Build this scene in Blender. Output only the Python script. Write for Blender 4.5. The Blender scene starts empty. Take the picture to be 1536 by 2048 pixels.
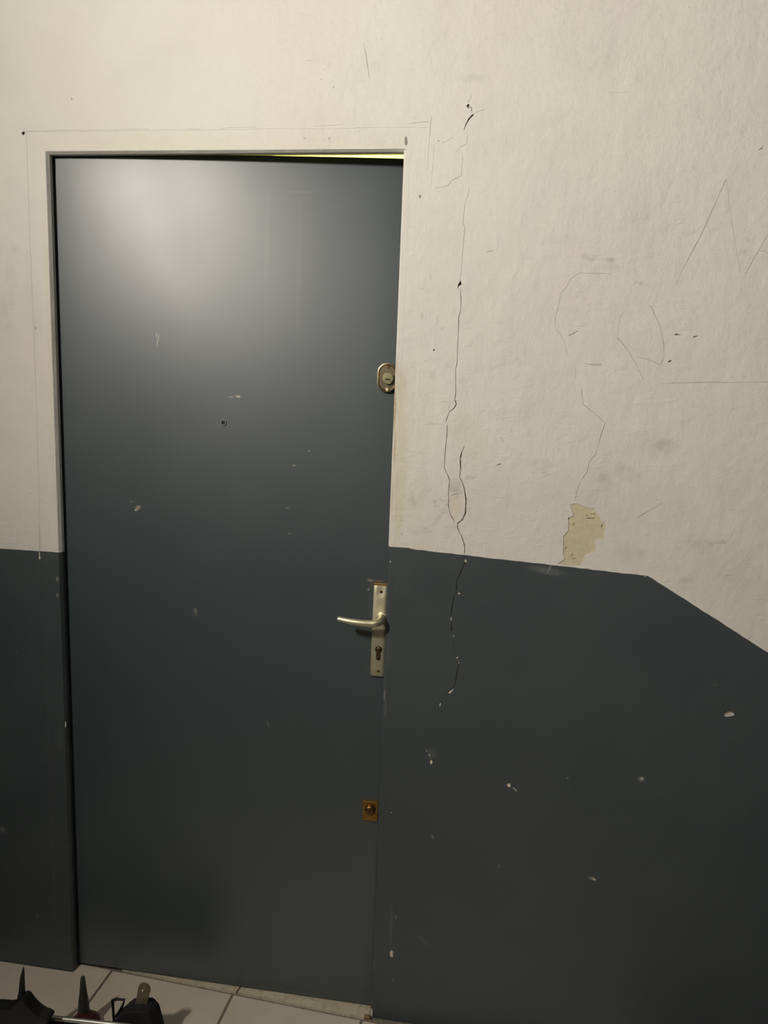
import bpy, bmesh, math, random
from mathutils import Vector, Matrix, geometry
random.seed(7)
sc = bpy.context.scene
C = sc.collection

# ---------------------------------------------------------------- camera, world, exposure
CAM = Vector((0.98742, -1.55346, 1.52049)); YAW, PITCH, ROLL, F = 0.13021643, -0.1531324, -0.03799731, 1420.0
RM = Matrix.Rotation(YAW, 3, 'Z') @ Matrix.Rotation(PITCH, 3, 'X') @ Matrix.Rotation(ROLL, 3, 'Y')
RIGHT, FWD, UP = RM @ Vector((1, 0, 0)), RM @ Vector((0, 1, 0)), RM @ Vector((0, 0, 1))
cam = bpy.data.cameras.new('camera')
cam.sensor_fit = 'VERTICAL'; cam.sensor_height = 36; cam.sensor_width = 27; cam.lens = F * 36 / 2048
cam.clip_start = 0.02
cam_o = bpy.data.objects.new('camera', cam); C.objects.link(cam_o)
m3 = Matrix((RIGHT, UP, -FWD)).transposed()
cam_o.matrix_world = Matrix.Translation(CAM) @ m3.to_4x4()
sc.camera = cam_o
world = bpy.data.worlds.new('world'); sc.world = world; world.use_nodes = True
world.node_tree.nodes['Background'].inputs[0].default_value = (0.5, 0.5, 0.52, 1)
world.node_tree.nodes['Background'].inputs[1].default_value = 0.01
sc.view_settings.view_transform = 'Standard'; sc.view_settings.look = 'None'
sc.view_settings.gamma = 1.0; sc.view_settings.use_curve_mapping = False
sc.view_settings.exposure = 0.0
LAMP = Vector((-0.42, -1.74, 2.42)); LAMP_R = 0.110; LAMP_E = 660.0; LAMP_COL = (1.0, 0.94, 0.83)
BACK_E = 320.0; BACK_COL = (1.0, 0.93, 0.28)

# measured positions on the wall plane y = const / on the floor
def at(px, py, y=0.0):
    d = RM @ Vector(((px - 768) / F, 1, (1024 - py) / F))
    return CAM + d * ((y - CAM.y) / d.y)
def W2(px, py):
    p = at(px, py); return Vector((p.x, p.z))

W, H = 0.8005, 2.04            # clear opening of the door frame
FR = 0.046                     # width of the frame face
CEIL = 3.90; XL, XR, YF = -0.42, 4.0, -6.0
ZB = -1.1                      # the wall goes on below the landing beside the stairs
DL = 1.1345                    # height of the dark paint, left of the door

# ---------------------------------------------------------------- helpers
def link(name, me, mats, parent=None):
    o = bpy.data.objects.new(name, me); C.objects.link(o)
    for m in (mats if isinstance(mats, (list, tuple)) else [mats]): me.materials.append(m)
    if parent is not None: o.parent = parent
    return o
def obj(name, bm, mats, parent=None, smooth=False):
    me = bpy.data.meshes.new(name); bmesh.ops.recalc_face_normals(bm, faces=bm.faces); bm.to_mesh(me); bm.free()
    if smooth:
        for p in me.polygons: p.use_smooth = True
        if smooth is not True: me.set_sharp_from_angle(angle=smooth)
    return link(name, me, mats, parent)
def tag(o, label, cat=None, kind=None, group=None):
    o['label'] = label
    if cat: o['category'] = cat
    if kind: o['kind'] = kind
    if group: o['group'] = group
    return o
def empty(name, loc):
    o = bpy.data.objects.new(name, None); C.objects.link(o); o.location = loc; o.empty_display_size = .05; return o
def box(bm, x0, x1, y0, y1, z0, z1, mi=0):
    v = [bm.verts.new(p) for p in ((x0,y0,z0),(x1,y0,z0),(x1,y1,z0),(x0,y1,z0),(x0,y0,z1),(x1,y0,z1),(x1,y1,z1),(x0,y1,z1))]
    fs = [bm.faces.new([v[i] for i in q]) for q in ((0,3,2,1),(4,5,6,7),(0,1,5,4),(1,2,6,5),(2,3,7,6),(3,0,4,7))]
    for f in fs: f.material_index = mi
    return v
def bevel_all(bm, w, seg=2):
    bmesh.ops.bevel(bm, geom=bm.edges[:], offset=w, segments=seg, affect='EDGES', profile=.5)
def bbox(x0, x1, y0, y1, z0, z1, w=.001, seg=2):
    bm = bmesh.new(); box(bm, x0, x1, y0, y1, z0, z1); bevel_all(bm, w, seg); return bm
def lathe(bm, prof, origin, axis='Z', n=28, cap=True, sx=1.0):
    """prof: list of (radius, height) along the axis"""
    O = Vector(origin); rings = []
    for r, h in prof:
        ring = []
        for i in range(n):
            a = 2*math.pi*i/n; u, v = r*math.cos(a)*sx, r*math.sin(a)
            p = {'Z': (u, v, h), 'Y': (u, h, v), 'X': (h, u, v)}[axis]
            ring.append(bm.verts.new(O + Vector(p)))
        rings.append(ring)
    for A, B in zip(rings, rings[1:]):
        for i in range(n):
            bm.faces.new((A[i], A[(i+1) % n], B[(i+1) % n], B[i]))
    if cap:
        bm.faces.new(rings[0]); bm.faces.new(rings[-1])
def sweep(bm, pts, radii, n=14, flat=1.0):
    rings = []; pts = [Vector(p) for p in pts]; a = None
    for i, p in enumerate(pts):
        t = (pts[min(i+1, len(pts)-1)] - pts[max(i-1, 0)]).normalized()
        if a is None:
            a = t.cross(Vector((0, 0, 1)))
            if a.length < .2: a = t.cross(Vector((0, 1, 0)))
        a = (a - t*a.dot(t)).normalized(); b = a.cross(t).normalized()
        r = radii[i] if isinstance(radii, (list, tuple)) else radii
        rings.append([bm.verts.new(p + a*r*math.cos(2*math.pi*k/n)*flat + b*r*math.sin(2*math.pi*k/n)) for k in range(n)])
    for A, B in zip(rings, rings[1:]):
        for i in range(n): bm.faces.new((A[i], A[(i+1) % n], B[(i+1) % n], B[i]))
    bm.faces.new(rings[0]); bm.faces.new(rings[-1])
def smooth_line(pts, k=4):
    """Catmull-Rom resampling of a 2D line"""
    out = []; n = len(pts)
    for i in range(n-1):
        p0, p1, p2, p3 = pts[max(i-1, 0)], pts[i], pts[i+1], pts[min(i+2, n-1)]
        for j in range(k):
            t = j/k
            out.append(tuple(.5*(2*p1[c] + (p2[c]-p0[c])*t + (2*p0[c]-5*p1[c]+4*p2[c]-p3[c])*t*t + (3*p1[c]-p0[c]-3*p2[c]+p3[c])*t**3) for c in (0, 1)))
    return out + [tuple(pts[-1])]
def prism(bm, poly, y0, y1):
    """poly: list of (x, z), extruded along y"""
    a = [bm.verts.new((x, y0, z)) for x, z in poly]; b = [bm.verts.new((x, y1, z)) for x, z in poly]
    n = len(poly); f0 = bm.faces.new(a); f1 = bm.faces.new(b)
    for i in range(n): bm.faces.new((a[i], a[(i+1) % n], b[(i+1) % n], b[i]))
    return f0, f1

# ---------------------------------------------------------------- materials
class Mat:
    def __init__(s, name):
        s.m = bpy.data.materials.new(name); s.m.use_nodes = True
        s.t = s.m.node_tree; s.b = s.t.nodes['Principled BSDF']; s.co = None
    def n(s, typ, **kw):
        nd = s.t.nodes.new(typ)
        for k, v in kw.items(): setattr(nd, k, v)
        return nd
    def l(s, a, b): s.t.links.new(a, b)
    def coord(s):
        if not s.co: s.co = s.n('ShaderNodeTexCoord').outputs['Object']
        return s.co
    def noise(s, scale, detail=4, rough=.55, stretch=None):
        nd = s.n('ShaderNodeTexNoise'); nd.inputs['Scale'].default_value = scale
        nd.inputs['Detail'].default_value = detail; nd.inputs['Roughness'].default_value = rough
        v = s.coord()
        if stretch:
            mp = s.n('ShaderNodeMapping'); mp.inputs['Scale'].default_value = stretch; s.l(v, mp.inputs[0]); v = mp.outputs[0]
        s.l(v, nd.inputs['Vector']); return nd.outputs['Fac']
    def ramp(s, fac, a, b, lo=0., hi=1.):
        nd = s.n('ShaderNodeMapRange'); nd.interpolation_type = 'SMOOTHSTEP'
        for i, v in zip(('From Min', 'From Max', 'To Min', 'To Max'), (a, b, lo, hi)): nd.inputs[i].default_value = v
        s.l(fac, nd.inputs['Value']); return nd.outputs[0]
    def math(s, op, a, b):
        nd = s.n('ShaderNodeMath', operation=op)
        for i, v in enumerate((a, b)):
            if isinstance(v, (int, float)): nd.inputs[i].default_value = v
            else: s.l(v, nd.inputs[i])
        return nd.outputs[0]
    def mix(s, fac, a, b, blend='MIX'):
        nd = s.n('ShaderNodeMix', data_type='RGBA', blend_type=blend)
        for sock, v in ((nd.inputs[0], fac), (nd.inputs[6], a), (nd.inputs[7], b)):
            if isinstance(v, (int, float)): sock.default_value = v
            elif isinstance(v, tuple): sock.default_value = (*v, 1)
            else: s.l(v, sock)
        return nd.outputs[2]
    def warped(s, scale, amt):
        nd = s.n('ShaderNodeTexNoise'); nd.inputs['Scale'].default_value = scale; nd.inputs['Detail'].default_value = 5; s.l(s.coord(), nd.inputs['Vector'])
        a = s.n('ShaderNodeVectorMath', operation='MULTIPLY_ADD'); a.inputs[1].default_value = (amt,)*3; s.l(nd.outputs['Color'], a.inputs[0])
        b = s.n('ShaderNodeVectorMath', operation='ADD'); b.inputs[1].default_value = (-amt/2,)*3; s.l(s.coord(), b.inputs[0]); s.l(b.outputs[0], a.inputs[2])
        return a.outputs[0]
    def spots(s, lst, warp=0.):
        """soft-edged marks with a place of their own: (x, z, radius_x, radius_z, angle, strength)"""
        tot = None; co = s.warped(35, warp) if warp else s.coord()
        for x, z, rx, rz, ang, k in lst:
            mp = s.n('ShaderNodeMapping', vector_type='TEXTURE')
            mp.inputs['Location'].default_value = (x, 0, z); mp.inputs['Rotation'].default_value = (0, -ang, 0)
            mp.inputs['Scale'].default_value = (rx, 10, rz); s.l(co, mp.inputs[0])
            g = s.n('ShaderNodeTexGradient', gradient_type='SPHERICAL'); s.l(mp.outputs[0], g.inputs[0])
            v = s.ramp(g.outputs['Fac'], 0, .75, 0, k)
            tot = v if tot is None else s.math('MAXIMUM', tot, v)
        return tot
    def bump(s, parts, dist=.001):
        h = None
        for fac, k in parts:
            v = s.math('MULTIPLY', fac, k); h = v if h is None else s.math('ADD', h, v)
        nd = s.n('ShaderNodeBump'); nd.inputs['Distance'].default_value = dist; nd.inputs['Strength'].default_value = 1
        s.l(h, nd.inputs['Height']); s.l(nd.outputs[0], s.b.inputs['Normal'])
    def col(s, c):
        if isinstance(c, tuple): s.b.inputs['Base Color'].default_value = (*c, 1)
        else: s.l(c, s.b.inputs['Base Color'])
    def set(s, **kw):
        for k, v in kw.items():
            i = s.b.inputs[k.replace('_', ' ')]
            if isinstance(v, (int, float)): i.default_value = v
            else: s.l(v, i)
        return s
def simple(name, c, rough=.5, metal=0., var=.12, scale=60, bumpk=.15, spec=.5):
    M = Mat(name); nz = M.noise(scale)
    M.col(M.mix(M.ramp(nz, .3, .7), tuple(x*(1-var) for x in c), tuple(min(1, x*(1+var)) for x in c)))
    M.set(Roughness=rough, Metallic=metal, Specular_IOR_Level=spec)
    if bumpk: M.bump([(nz, bumpk)])
    return M.m

def S(px, py, rx, ry, deg=0, k=.4, y=0.0):
    """a mark measured in the photograph, turned into wall coordinates in metres"""
    p = at(px, py, y); s = 0.00124
    return (p.x, p.z, rx*s, ry*s, math.radians(deg), k)

dirt = [S(950,155,34,12,0,.16), S(1218,520,13,6,-10,.42), S(1180,514,22,7,-8,.25), S(1225,535,60,14,0,.10),
        S(1280,568,9,4,0,.35), S(1378,465,14,6,5,.28), S(1497,479,9,5,0,.25), S(1489,502,13,7,-20,.28),
        S(1327,895,36,22,20,.30), S(1300,890,60,34,0,.10), S(1211,966,26,26,30,.28), S(1188,985,60,60,0,.12),
        S(1250,945,30,16,-20,.18), S(1280,950,14,10,0,.18), S(1376,841,17,6,15,.22), S(1400,1088,34,22,-30,.16),
        S(1375,1160,22,10,0,.2), S(1265,1105,40,26,10,.16), S(1085,940,14,10,0,.15), S(1075,925,60,10,0,.12),
        S(1480,1150,50,50,0,.13), S(1505,830,20,10,0,.12), S(1000,730,60,8,8,.12), S(1042,722,20,5,5,.26),
        S(870,1003,10,5,0,.30), S(871,1014,9,4,0,.22), S(892,1006,7,6,20,.30), S(883,999,8,3,0,.26),
        S(888,1022,14,10,35,.24), S(872,1040,18,8,50,.26), S(825,1000,7,22,0,.24), S(830,1065,14,8,0,.20),
        S(852,1060,14,8,20,.2), S(913,975,16,22,10,.34), S(905,980,10,10,0,.24), S(941,955,10,6,10,.18),
        S(893,732,9,8,0,.18), S(868,750,9,14,0,.14), S(883,656,9,7,0,.16), S(858,598,40,60,0,.06), S(925,766,10,8,0,.1),
        S(1042,722,24,7,0,.18), S(1120,480,30,12,0,.10), S(1095,478,16,10,0,.12), S(1075,600,40,40,0,.06),
        S(1230,705,70,40,0,.05), S(1030,830,50,30,0,.06), S(1440,360,120,40,0,.04), S(1200,120,80,50,0,.05),
        S(1165,280,50,40,0,.06), S(1110,240,90,20,8,.05), S(20,560,16,70,0,.10), S(8,640,22,60,0,.12), S(30,500,14,18,0,.12),
        S(65,620,24,100,0,.06), S(725,165,10,8,30,.14), S(355,100,40,20,0,.04), S(655,120,50,22,0,.05),
        S(1325,720,10,30,0,.08), S(1060,990,120,50,10,.05), S(1300,1010,150,70,10,.06), S(1460,960,90,70,0,.07),
        S(1150,1040,80,70,0,.05), S(1443,1086,13,5,-5,.34), S(1420,1086,12,4,0,.34), S(1360,1082,16,6,0,.12)]
yel = [S(1410,1110,80,60,20,.12), S(820,1090,60,14,0,.2), S(800,900,22,170,0,.55), S(797,1020,16,90,0,.45), S(925,860,45,40,0,.30), S(950,890,30,60,0,.25),
       S(910,1010,16,46,0,.35), S(830,840,70,120,0,.14), S(300,285,300,22,0,.25), S(640,285,240,14,0,.2), S(99,700,9,420,0,.25), S(830,1010,30,90,0,.16)]
rust = [S(789,815,4.5,60,0,.75), S(789,900,3.5,50,0,.45), S(793,745,3,40,0,.45), S(800,770,18,42,0,.22), S(783,1000,3,60,0,.3),
        S(1400,1085,26,16,0,.08), S(1420,1120,12,20,0,.10)]

M = Mat('white wall paint')
n1, n2, n3, n4 = M.noise(2.2, 5), M.noise(6.5, 5, .6), M.noise(55, 6, .6), M.noise(320, 3)
c = M.mix(M.ramp(n1, .35, .68), (.74, .725, .665), (.725, .675, .64))
c = M.mix(M.ramp(n2, .45, .8, 0, .30), c, (.60, .575, .52))
c = M.mix(M.math('MULTIPLY', M.spots(yel, .03), M.ramp(n2, .2, .7, .6, 1.)), c, (.66, .585, .39))
c = M.mix(M.math('MULTIPLY', M.spots(rust), M.ramp(n3, .3, .65, .5, 1.)), c, (.42, .22, .06))
c = M.mix(M.math('MULTIPLY', M.spots(dirt, .035), M.math('MULTIPLY', M.ramp(n3, .25, .65, .35, .9), M.ramp(M.noise(18, 4, .6), .35, .6, .35, 1.1))), c, (.16, .15, .13))
M.col(c); M.set(Roughness=.62, Specular_IOR_Level=.3)
M.bump([(M.noise(9, 5, .6), 3.2), (n3, 1.15), (n4, .15), (M.noise(26, 4, .6, (1, 1, .35)), 1.2), (M.ramp(M.noise(14, 6, .65, (1, 1, 2.2)), .52, .62), .28)], .0011)
WHITE = M.m

M = Mat('dark blue grey wall paint')
n1, n2, n3 = M.noise(3, 5), M.noise(40, 6, .6), M.noise(300, 3)
c = M.mix(M.ramp(n1, .3, .7), (.050, .062, .069), (.060, .072, .079))
lite = [S(1283,1558,9,8,0,.30), S(1185,1757,11,5,-15,.35), S(1095,1142,45,9,-7,.16), S(1098,1140,3,12,-20,.4), S(865,1673,4,5,0,.3),
        S(998,1733,3,6,0,.25), S(1135,1556,3,3,0,.3), S(845,1880,26,2,-35,.12), S(778,1303,7,40,0,.05), S(769,1390,3,16,0,.3), S(771,1420,3,24,0,.12),
        S(115,1158,4,7,0,.35), S(115,1191,4,7,0,.35), S(75,1833,5,3,0,.25), S(102,1804,3,3,0,.2), S(34,1305,2,3,0,.2), S(120,1480,3,40,0,.08),
        S(782,1850,4,60,0,.10), S(749,1930,3,20,0,.10), S(1430,1370,3,3,0,.2), S(5,1660,10,10,0,.2), S(863,1508,14,16,0,.06)]
c = M.mix(M.math('MULTIPLY', M.spots(lite), M.ramp(n2, .3, .6, .4, 1.1)), c, (.50, .48, .43))
M.col(c); M.set(Roughness=M.ramp(n1, .3, .7, .46, .52), Specular_IOR_Level=.6)
M.bump([(M.noise(9, 5, .6), 2.2), (n2, .6), (n3, .10)], .0011)
DARK = M.m

M = Mat('blue grey door paint')
YD = .026
n1, n2, n3 = M.noise(2.0, 3), M.noise(3, 2), M.noise(420, 3)
c = M.mix(M.ramp(n1, .3, .7), (.034, .051, .058), (.039, .056, .063))
c = M.mix(M.ramp(M.noise(5, 4, .5, (3, 1, .15)), .5, .8, 0, .25), c, (.050, .066, .071))
lite = [S(475,793,7,2.5,0,.8,YD), S(461,794,8,2,0,.35,YD), S(277,1015,9,6,35,.45,YD), S(273,1020,4,2.5,10,.9,YD), S(264,1003,5,3,0,.25,YD),
        S(316,680,2,16,-10,.3,YD), S(313,670,1.5,8,0,.3,YD), S(587,931,5,2,0,.5,YD), S(616,902,4,2,0,.4,YD), S(574,1016,5,1.6,0,.4,YD), S(578,1067,5,1.6,0,.45,YD),
        S(392,1221,3,9,25,.3,YD), S(391,1224,8,14,25,.10,YD), S(736,1180,2,3,0,.7,YD), S(740,1162,10,4,0,.25,YD), S(536,1448,4,14,15,.10,YD),
        S(600,383,34,3,0,.04,.04), S(594,540,8,180,0,.022,YD), S(145,1510,1.6,40,0,.22,YD), S(530,500,6,160,0,.018,YD)]
c = M.mix(M.spots(lite), c, (.60, .53, .42))
wood = [S(757,1163,14,2,0,.45,YD), S(738,1159,5,4,0,.3,YD), S(741,1172,3,9,0,.25,YD)]
c = M.mix(M.math('MULTIPLY', M.spots(wood), M.ramp(n2, .3, .6, .4, 1.)), c, (.42, .17, .05))
M.col(c); M.set(Roughness=M.ramp(n2, .3, .7, .43, .47), Specular_IOR_Level=1.0, IOR=1.58)
M.bump([(M.noise(1.6, 1), .8), (n3, .016)], .001)
DOOR = M.m

PLASTER = simple('bare plaster', (.62, .57, .47), .9, var=.2, scale=180, bumpk=.6)
FILLER = simple('yellowish filler', (.60, .54, .38), .9, var=.05, scale=90, bumpk=.8)
CRACK = simple('crack plaster', (.30, .27, .23), .95, var=.3, scale=200)
PENCIL = simple('scratched paint', (.50, .47, .42), .8, var=.15, scale=200)
CHAMP = simple('champagne anodised metal', (.74, .69, .50), .50, 1.0, .06, 180, .05)
CHAMP2 = simple('worn champagne metal', (.62, .52, .36), .27, 1.0, .12, 120, .08)
BRASS = simple('tarnished brass', (.42, .25, .07), .42, 1.0, .25, 160, .3)
BRONZE = simple('dark tarnished brass', (.20, .12, .05), .40, 1.0, .3, 300, .5)
BLACKHOLE = simple('keyway shadowed steel', (.02, .018, .015), .6, .5, .2, 100)
STEEL = simple('dull steel', (.45, .44, .42), .35, 1.0, .1, 200, .1)
GLASS = simple('dark lens', (.03, .035, .035), .08, 0, .05, 50, 0)
GREYM = simple('grey joint filler', (.19, .165, .135), .9, var=.25, scale=90, bumpk=.8)
WOOD = simple('bare wood edge', (.20, .13, .06), .8, var=.35, scale=140, bumpk=.6)
CEILM = simple('ceiling paint', (.42, .40, .36), .8, var=.03, scale=8)
BLACKP = simple('black plastic', (.006, .006, .006), .5, 0, .2, 80, .3)
FABRIC = simple('black woven fabric', (.010, .010, .011), .85, 0, .3, 500, .9)
GREYP = simple('dark grey plastic', (.045, .046, .036), .45, 0, .2, 70, .4)
REDP = simple('dark red plastic', (.075, .018, .014), .5, 0, .2, 70, .4)
SILVER = simple('brushed aluminium', (.80, .78, .72), .38, 1.0, .06, 240, .1)
M = Mat('smoky translucent plastic'); nz = M.noise(70)
M.col(M.mix(M.ramp(nz, .3, .7), (.16, .135, .08), (.22, .19, .12))); M.set(Roughness=.25, Transmission_Weight=.35, IOR=1.3)
SMOKY = M.m
M = Mat('glazed floor tile'); n1, n2, n3 = M.noise(7, 5), M.noise(60, 6, .6), M.noise(200, 2)
c = M.mix(M.ramp(n1, .3, .7), (.60, .53, .45), (.56, .49, .41))
c = M.mix(M.ramp(n2, .55, .8, 0, .35), c, (.33, .27, .19))
M.col(c); M.set(Roughness=M.ramp(n2, .3, .7, .32, .5)); M.bump([(n1, .5), (n2, .2)], .001)
TILE = M.m
M = Mat('stained threshold tile'); n1, n2, n3 = M.noise(12, 5), M.noise(70, 6, .6), M.noise(200, 2)
c = M.mix(M.ramp(n1, .3, .7), (.60, .54, .42), (.50, .44, .33)); c = M.mix(M.ramp(n2, .45, .75, 0, .7), c, (.27, .215, .13))
M.col(c); M.set(Roughness=.5); M.bump([(n1, .6), (n2, .5)], .001)
TILE2 = M.m
def emitter(name, c, e):
    M = Mat(name); M.b.inputs['Base Color'].default_value = (.8, .8, .8, 1)
    M.b.inputs['Emission Color'].default_value = (*c, 1); M.b.inputs['Emission Strength'].default_value = e; return M.m

# ---------------------------------------------------------------- the wall with the door: cracks, chips and paint edges are cut into it
verts2, edges2, faces2, info = [], [], [], []
def region(poly, mat, depth, prio):
    if sum(p[0]*q[1]-q[0]*p[1] for p, q in zip(poly, poly[1:]+poly[:1])) < 0: poly = poly[::-1]
    i0 = len(verts2); verts2.extend([Vector((p[0], p[1])) for p in poly])
    faces2.append(list(range(i0, i0+len(poly)))); info.append((mat, depth, prio))
def strip(pts, w, mat='crack', depth=.003, prio=5, jit=.35, taper=True, sub=3):
    """a crack: a narrow band along a measured line (photo pixels), w = width in pixels (number or list)"""
    P = []
    for a, b in zip(pts, pts[1:]):
        for k in range(sub):
            t = k/sub; P.append((a[0]+(b[0]-a[0])*t, a[1]+(b[1]-a[1])*t))
    P.append(pts[-1]); n = len(P); L = []; R_ = []
    for i, p in enumerate(P):
        q0, q1 = P[max(i-1, 0)], P[min(i+1, n-1)]
        dx, dy = q1[0]-q0[0], q1[1]-q0[1]; ln = math.hypot(dx, dy) or 1
        nx, ny = -dy/ln, dx/ln
        if isinstance(w, (list, tuple)):
            f = i/(n-1)*(len(w)-1); k = min(int(f), len(w)-2); ww = w[k]+(w[k+1]-w[k])*(f-k)
        else:
            ww = w * (1 if not taper else (.45 if i in (0, n-1) else 1))
        ww *= (.8 if mat == 'crack' else 1) * (1 + random.uniform(-jit, jit))
        ox, oy = (random.uniform(-.5, .5)*jit if 0 < i < n-1 else 0 for _ in (0, 1))
        L.append(W2(p[0]+ox+nx*ww/2, p[1]+oy+ny*ww/2)); R_.append(W2(p[0]+ox-nx*ww/2, p[1]+oy-ny*ww/2))
    region(L + R_[::-1], mat, depth, prio)
def blob(px, py, rx, ry, mat='plaster', depth=.0012, prio=6, n=9, deg=0, jit=.3):
    a0 = math.radians(deg); out = []
    for i in range(n):
        a = -2*math.pi*i/n; k = 1 + random.uniform(-jit, jit)
        u, v = rx*math.cos(a)*k, ry*math.sin(a)*k
        out.append(W2(px + u*math.cos(a0) + v*math.sin(a0), py - u*math.sin(a0) + v*math.cos(a0)))
    region(out, mat, depth, prio)
def poly(pts, mat, depth, prio): region([W2(*p) for p in pts], mat, depth, prio)

region([(XL, ZB), (XR, ZB), (XR, CEIL), (XL, CEIL)], 'white', 0, 0)
# dark dado: level left of the door, falling with the stairs on the right
ld = [(XL, ZB), (-.02, ZB), (-.02, DL)]
x = -.02
while x > -.2: ld.append((x, DL + random.uniform(-.0006, .0006))); x -= .012
ld.append((XL, DL)); region(ld, 'dark', 0, 1)
a, b, e = W2(779, 1093), W2(1296, 1152), W2(1536, 1305)
a = a + (a-b)*.05
rd = []
for p, q, n in ((a, b, 46), (b, e, 24)):
    for i in range(n):
        t = i/n; rd.append((p.x+(q.x-p.x)*t, p.y+(q.y-p.y)*t + (random.uniform(-.0007, .0007) if i else 0)))
sl = (e.y-b.y)/(e.x-b.x); rd.append((e.x, e.y)); zr = e.y + sl*(XR-e.x)
rd += [(XR, zr), (XR, ZB), (a.x, ZB)]
region(rd, 'dark', 0, 1)
DR = a.y + (b.y-a.y)*((W+.01-a.x)/(b.x-a.x))
# opening: the plaster meets the frame along an uneven seam
hole = [(-FR, ZB+.05)]
def seam(p, q, n, nx, nz):
    for i in range(1, n):
        t = i/n; j = random.uniform(-.0009, .0006) + .0004*math.sin(t*23)
        hole.append((p[0]+(q[0]-p[0])*t + nx*j, p[1]+(q[1]-p[1])*t + nz*j))
    hole.append(q)
HT = H+FR-.005
seam((-FR, 0), (-FR, HT), 60, -1, 0); seam((-FR, HT), (W+FR, HT), 50, 0, 1); seam((W+FR, HT), (W+FR, 0), 60, 1, 0)
hole.append((W+FR, ZB+.05))
region(hole, 'hole', 0, 99)

# main crack running down beside the door
blob(936, 212, 3.2, 4.5, 'crack', .004); strip([(936,206),(940,198),(943,190)], .7, depth=.001)
strip([(937,214),(943,215),(943.6,226)], 1.2, depth=.002)
strip([(947.5,228.5),(942,233),(937.7,238),(931.5,249.7),(928,260)], [3.5,4.6,4,2.2,.8], depth=.005)
strip([(948,226),(958,222),(970,219)], .7, 'pencil', .0006)
strip([(935,267),(933,287.5),(922,293),(911.6,305.7)], .6, 'pencil', .0006); strip([(925.5,312),(923,351),(902.5,361.7),(897,370.8),(871,376.5)], .7, 'pencil', .0008)
strip([(908,274),(895,281),(882,288)], .5, 'pencil', .0004); blob(877, 282, 1.4, 1.6, 'crack', .001)
strip([(938.5,372),(937,388),(930.7,403),(925.5,447),(930,453),(925.6,500),(923,536.5),(920.4,556)], .7, depth=.0012)
poly([(921,561),(923.5,569),(918,572),(914.6,578),(916.5,568)], 'crack', .006, 6)
strip([(919,558),(921.5,563)], 1.0)
strip([(920.7,577),(922.2,602),(921.3,622),(917.6,633),(916.7,664),(914.9,704),(914,728),(911.2,737),(911.6,784),(909.8,799)], 1.35, depth=.003)
strip([(909.8,799),(912.7,808),(907.6,817),(898.5,823.6)], [1.6,3,2.2,1.2], depth=.004)
strip([(909,800),(900,808),(896,816),(898.5,823)], .6, depth=.001)
strip([(898.5,823.6),(891.6,844.5)], 1.3); strip([(894.5,849),(893.6,870),(891,896.6),(888.5,935),(893,945),(898.5,956.8),(899.4,964),(896.7,982),(897.6,997),(896.7,1011),(902,1031.5),(909.4,1044)], 1.45, depth=.003)
strip([(928.6,893),(923,905.7),(920.7,916.7),(921.3,935),(919.4,955)], [.9,2.2,2.4,2,1.8], depth=.004)
strip([(919.4,955),(925.8,966),(928.6,976.8),(930.4,989.6),(932.2,998.7),(931.6,1012),(931.3,1026),(925.8,1038.8),(914.9,1048)], [.9,1,1.4,2.6,2.2,1.6,2.2,1.6,1.4], depth=.004)
strip([(914.9,1048),(915.8,1057),(925.8,1079),(929.5,1091.6),(929,1109)], 1.7, depth=.003)
strip([(899,964),(907,959.5),(919,955.5)], .6, depth=.0006)
strip([(901,991),(912,988),(927,986)], .6, depth=.0005)
poly([(899.5,966),(907,960),(919,956.5),(925,967),(929,981),(931,1000),(929.8,1024),(924,1037.5),(914,1046),(904,1031),(898.6,1011),(899.2,990),(898,982)], 'white', -.0011, 3)
strip([(848,850),(865,847.5),(885,848.5)], .6, 'pencil', .0004)
strip([(929,1110),(927,1119)], .8); blob(931, 1122, 2.4, 3, 'pencil', .0006)
strip([(930.5,1125),(925.3,1136),(913.6,1162),(912.4,1181)], [2.5,3,1.9,2.2], depth=.005)
strip([(914.5,1183),(907.7,1194.8),(903,1220.6),(901.8,1232)], [3,2.2,2.4,1.5], depth=.005)
strip([(914.5,1183),(923,1188),(944,1183)], [1.6,1,.4], depth=.002); blob(918, 1187, 2.5, 1.4, 'plaster', .0006)
blob(902, 1237, 1.4, 3.6); strip([(904,1244),(901.8,1262.8)], [1.4,2.2], depth=.005); blob(907, 1272, 1.2, 3, 'pencil'); strip([(907,1278),(906.5,1300),(909,1312)], .6, depth=.001)
blob(913.7, 1315, 1.5, 3, deg=-25); blob(917, 1325, 1.3, 1.8)
strip([(917.8,1328),(913.6,1349.5),(911.3,1366),(906.5,1376)], [2.2,2.8,1.2,3.2], depth=.005)
blob(901.5, 1382.5, 6.5, 2.2, deg=38); strip([(896,1387),(885,1401)], .5, depth=.001); blob(879.6, 1409, 1.8, 4.2, deg=-15)
blob(862, 1524, 2.8, 4, deg=10); blob(858.6, 1510, 1.2, 2.4); blob(853, 1501, 1.0, 2)
# hairline crack further right
strip([(1221,547),(1195,547),(1159.5,546),(1140,558),(1133.6,574),(1120.7,587),(1117.5,610),(1111,632.5),(1109.4,655),(1120.7,668),(1128.8,684),(1137,716.4)], .65, 'pencil', .0006)
strip([(1149.8,729),(1151.4,758.4)], .5, 'pencil', .0005); strip([(1162.7,776),(1164.3,790),(1166,808.4),(1188.5,826),(1210.5,845.6),(1201.4,873),(1191.8,908.5),(1178.8,923),(1174,944),(1161,963.4),(1153,982.8),(1150.8,1001)], .8, depth=.0012)
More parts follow.
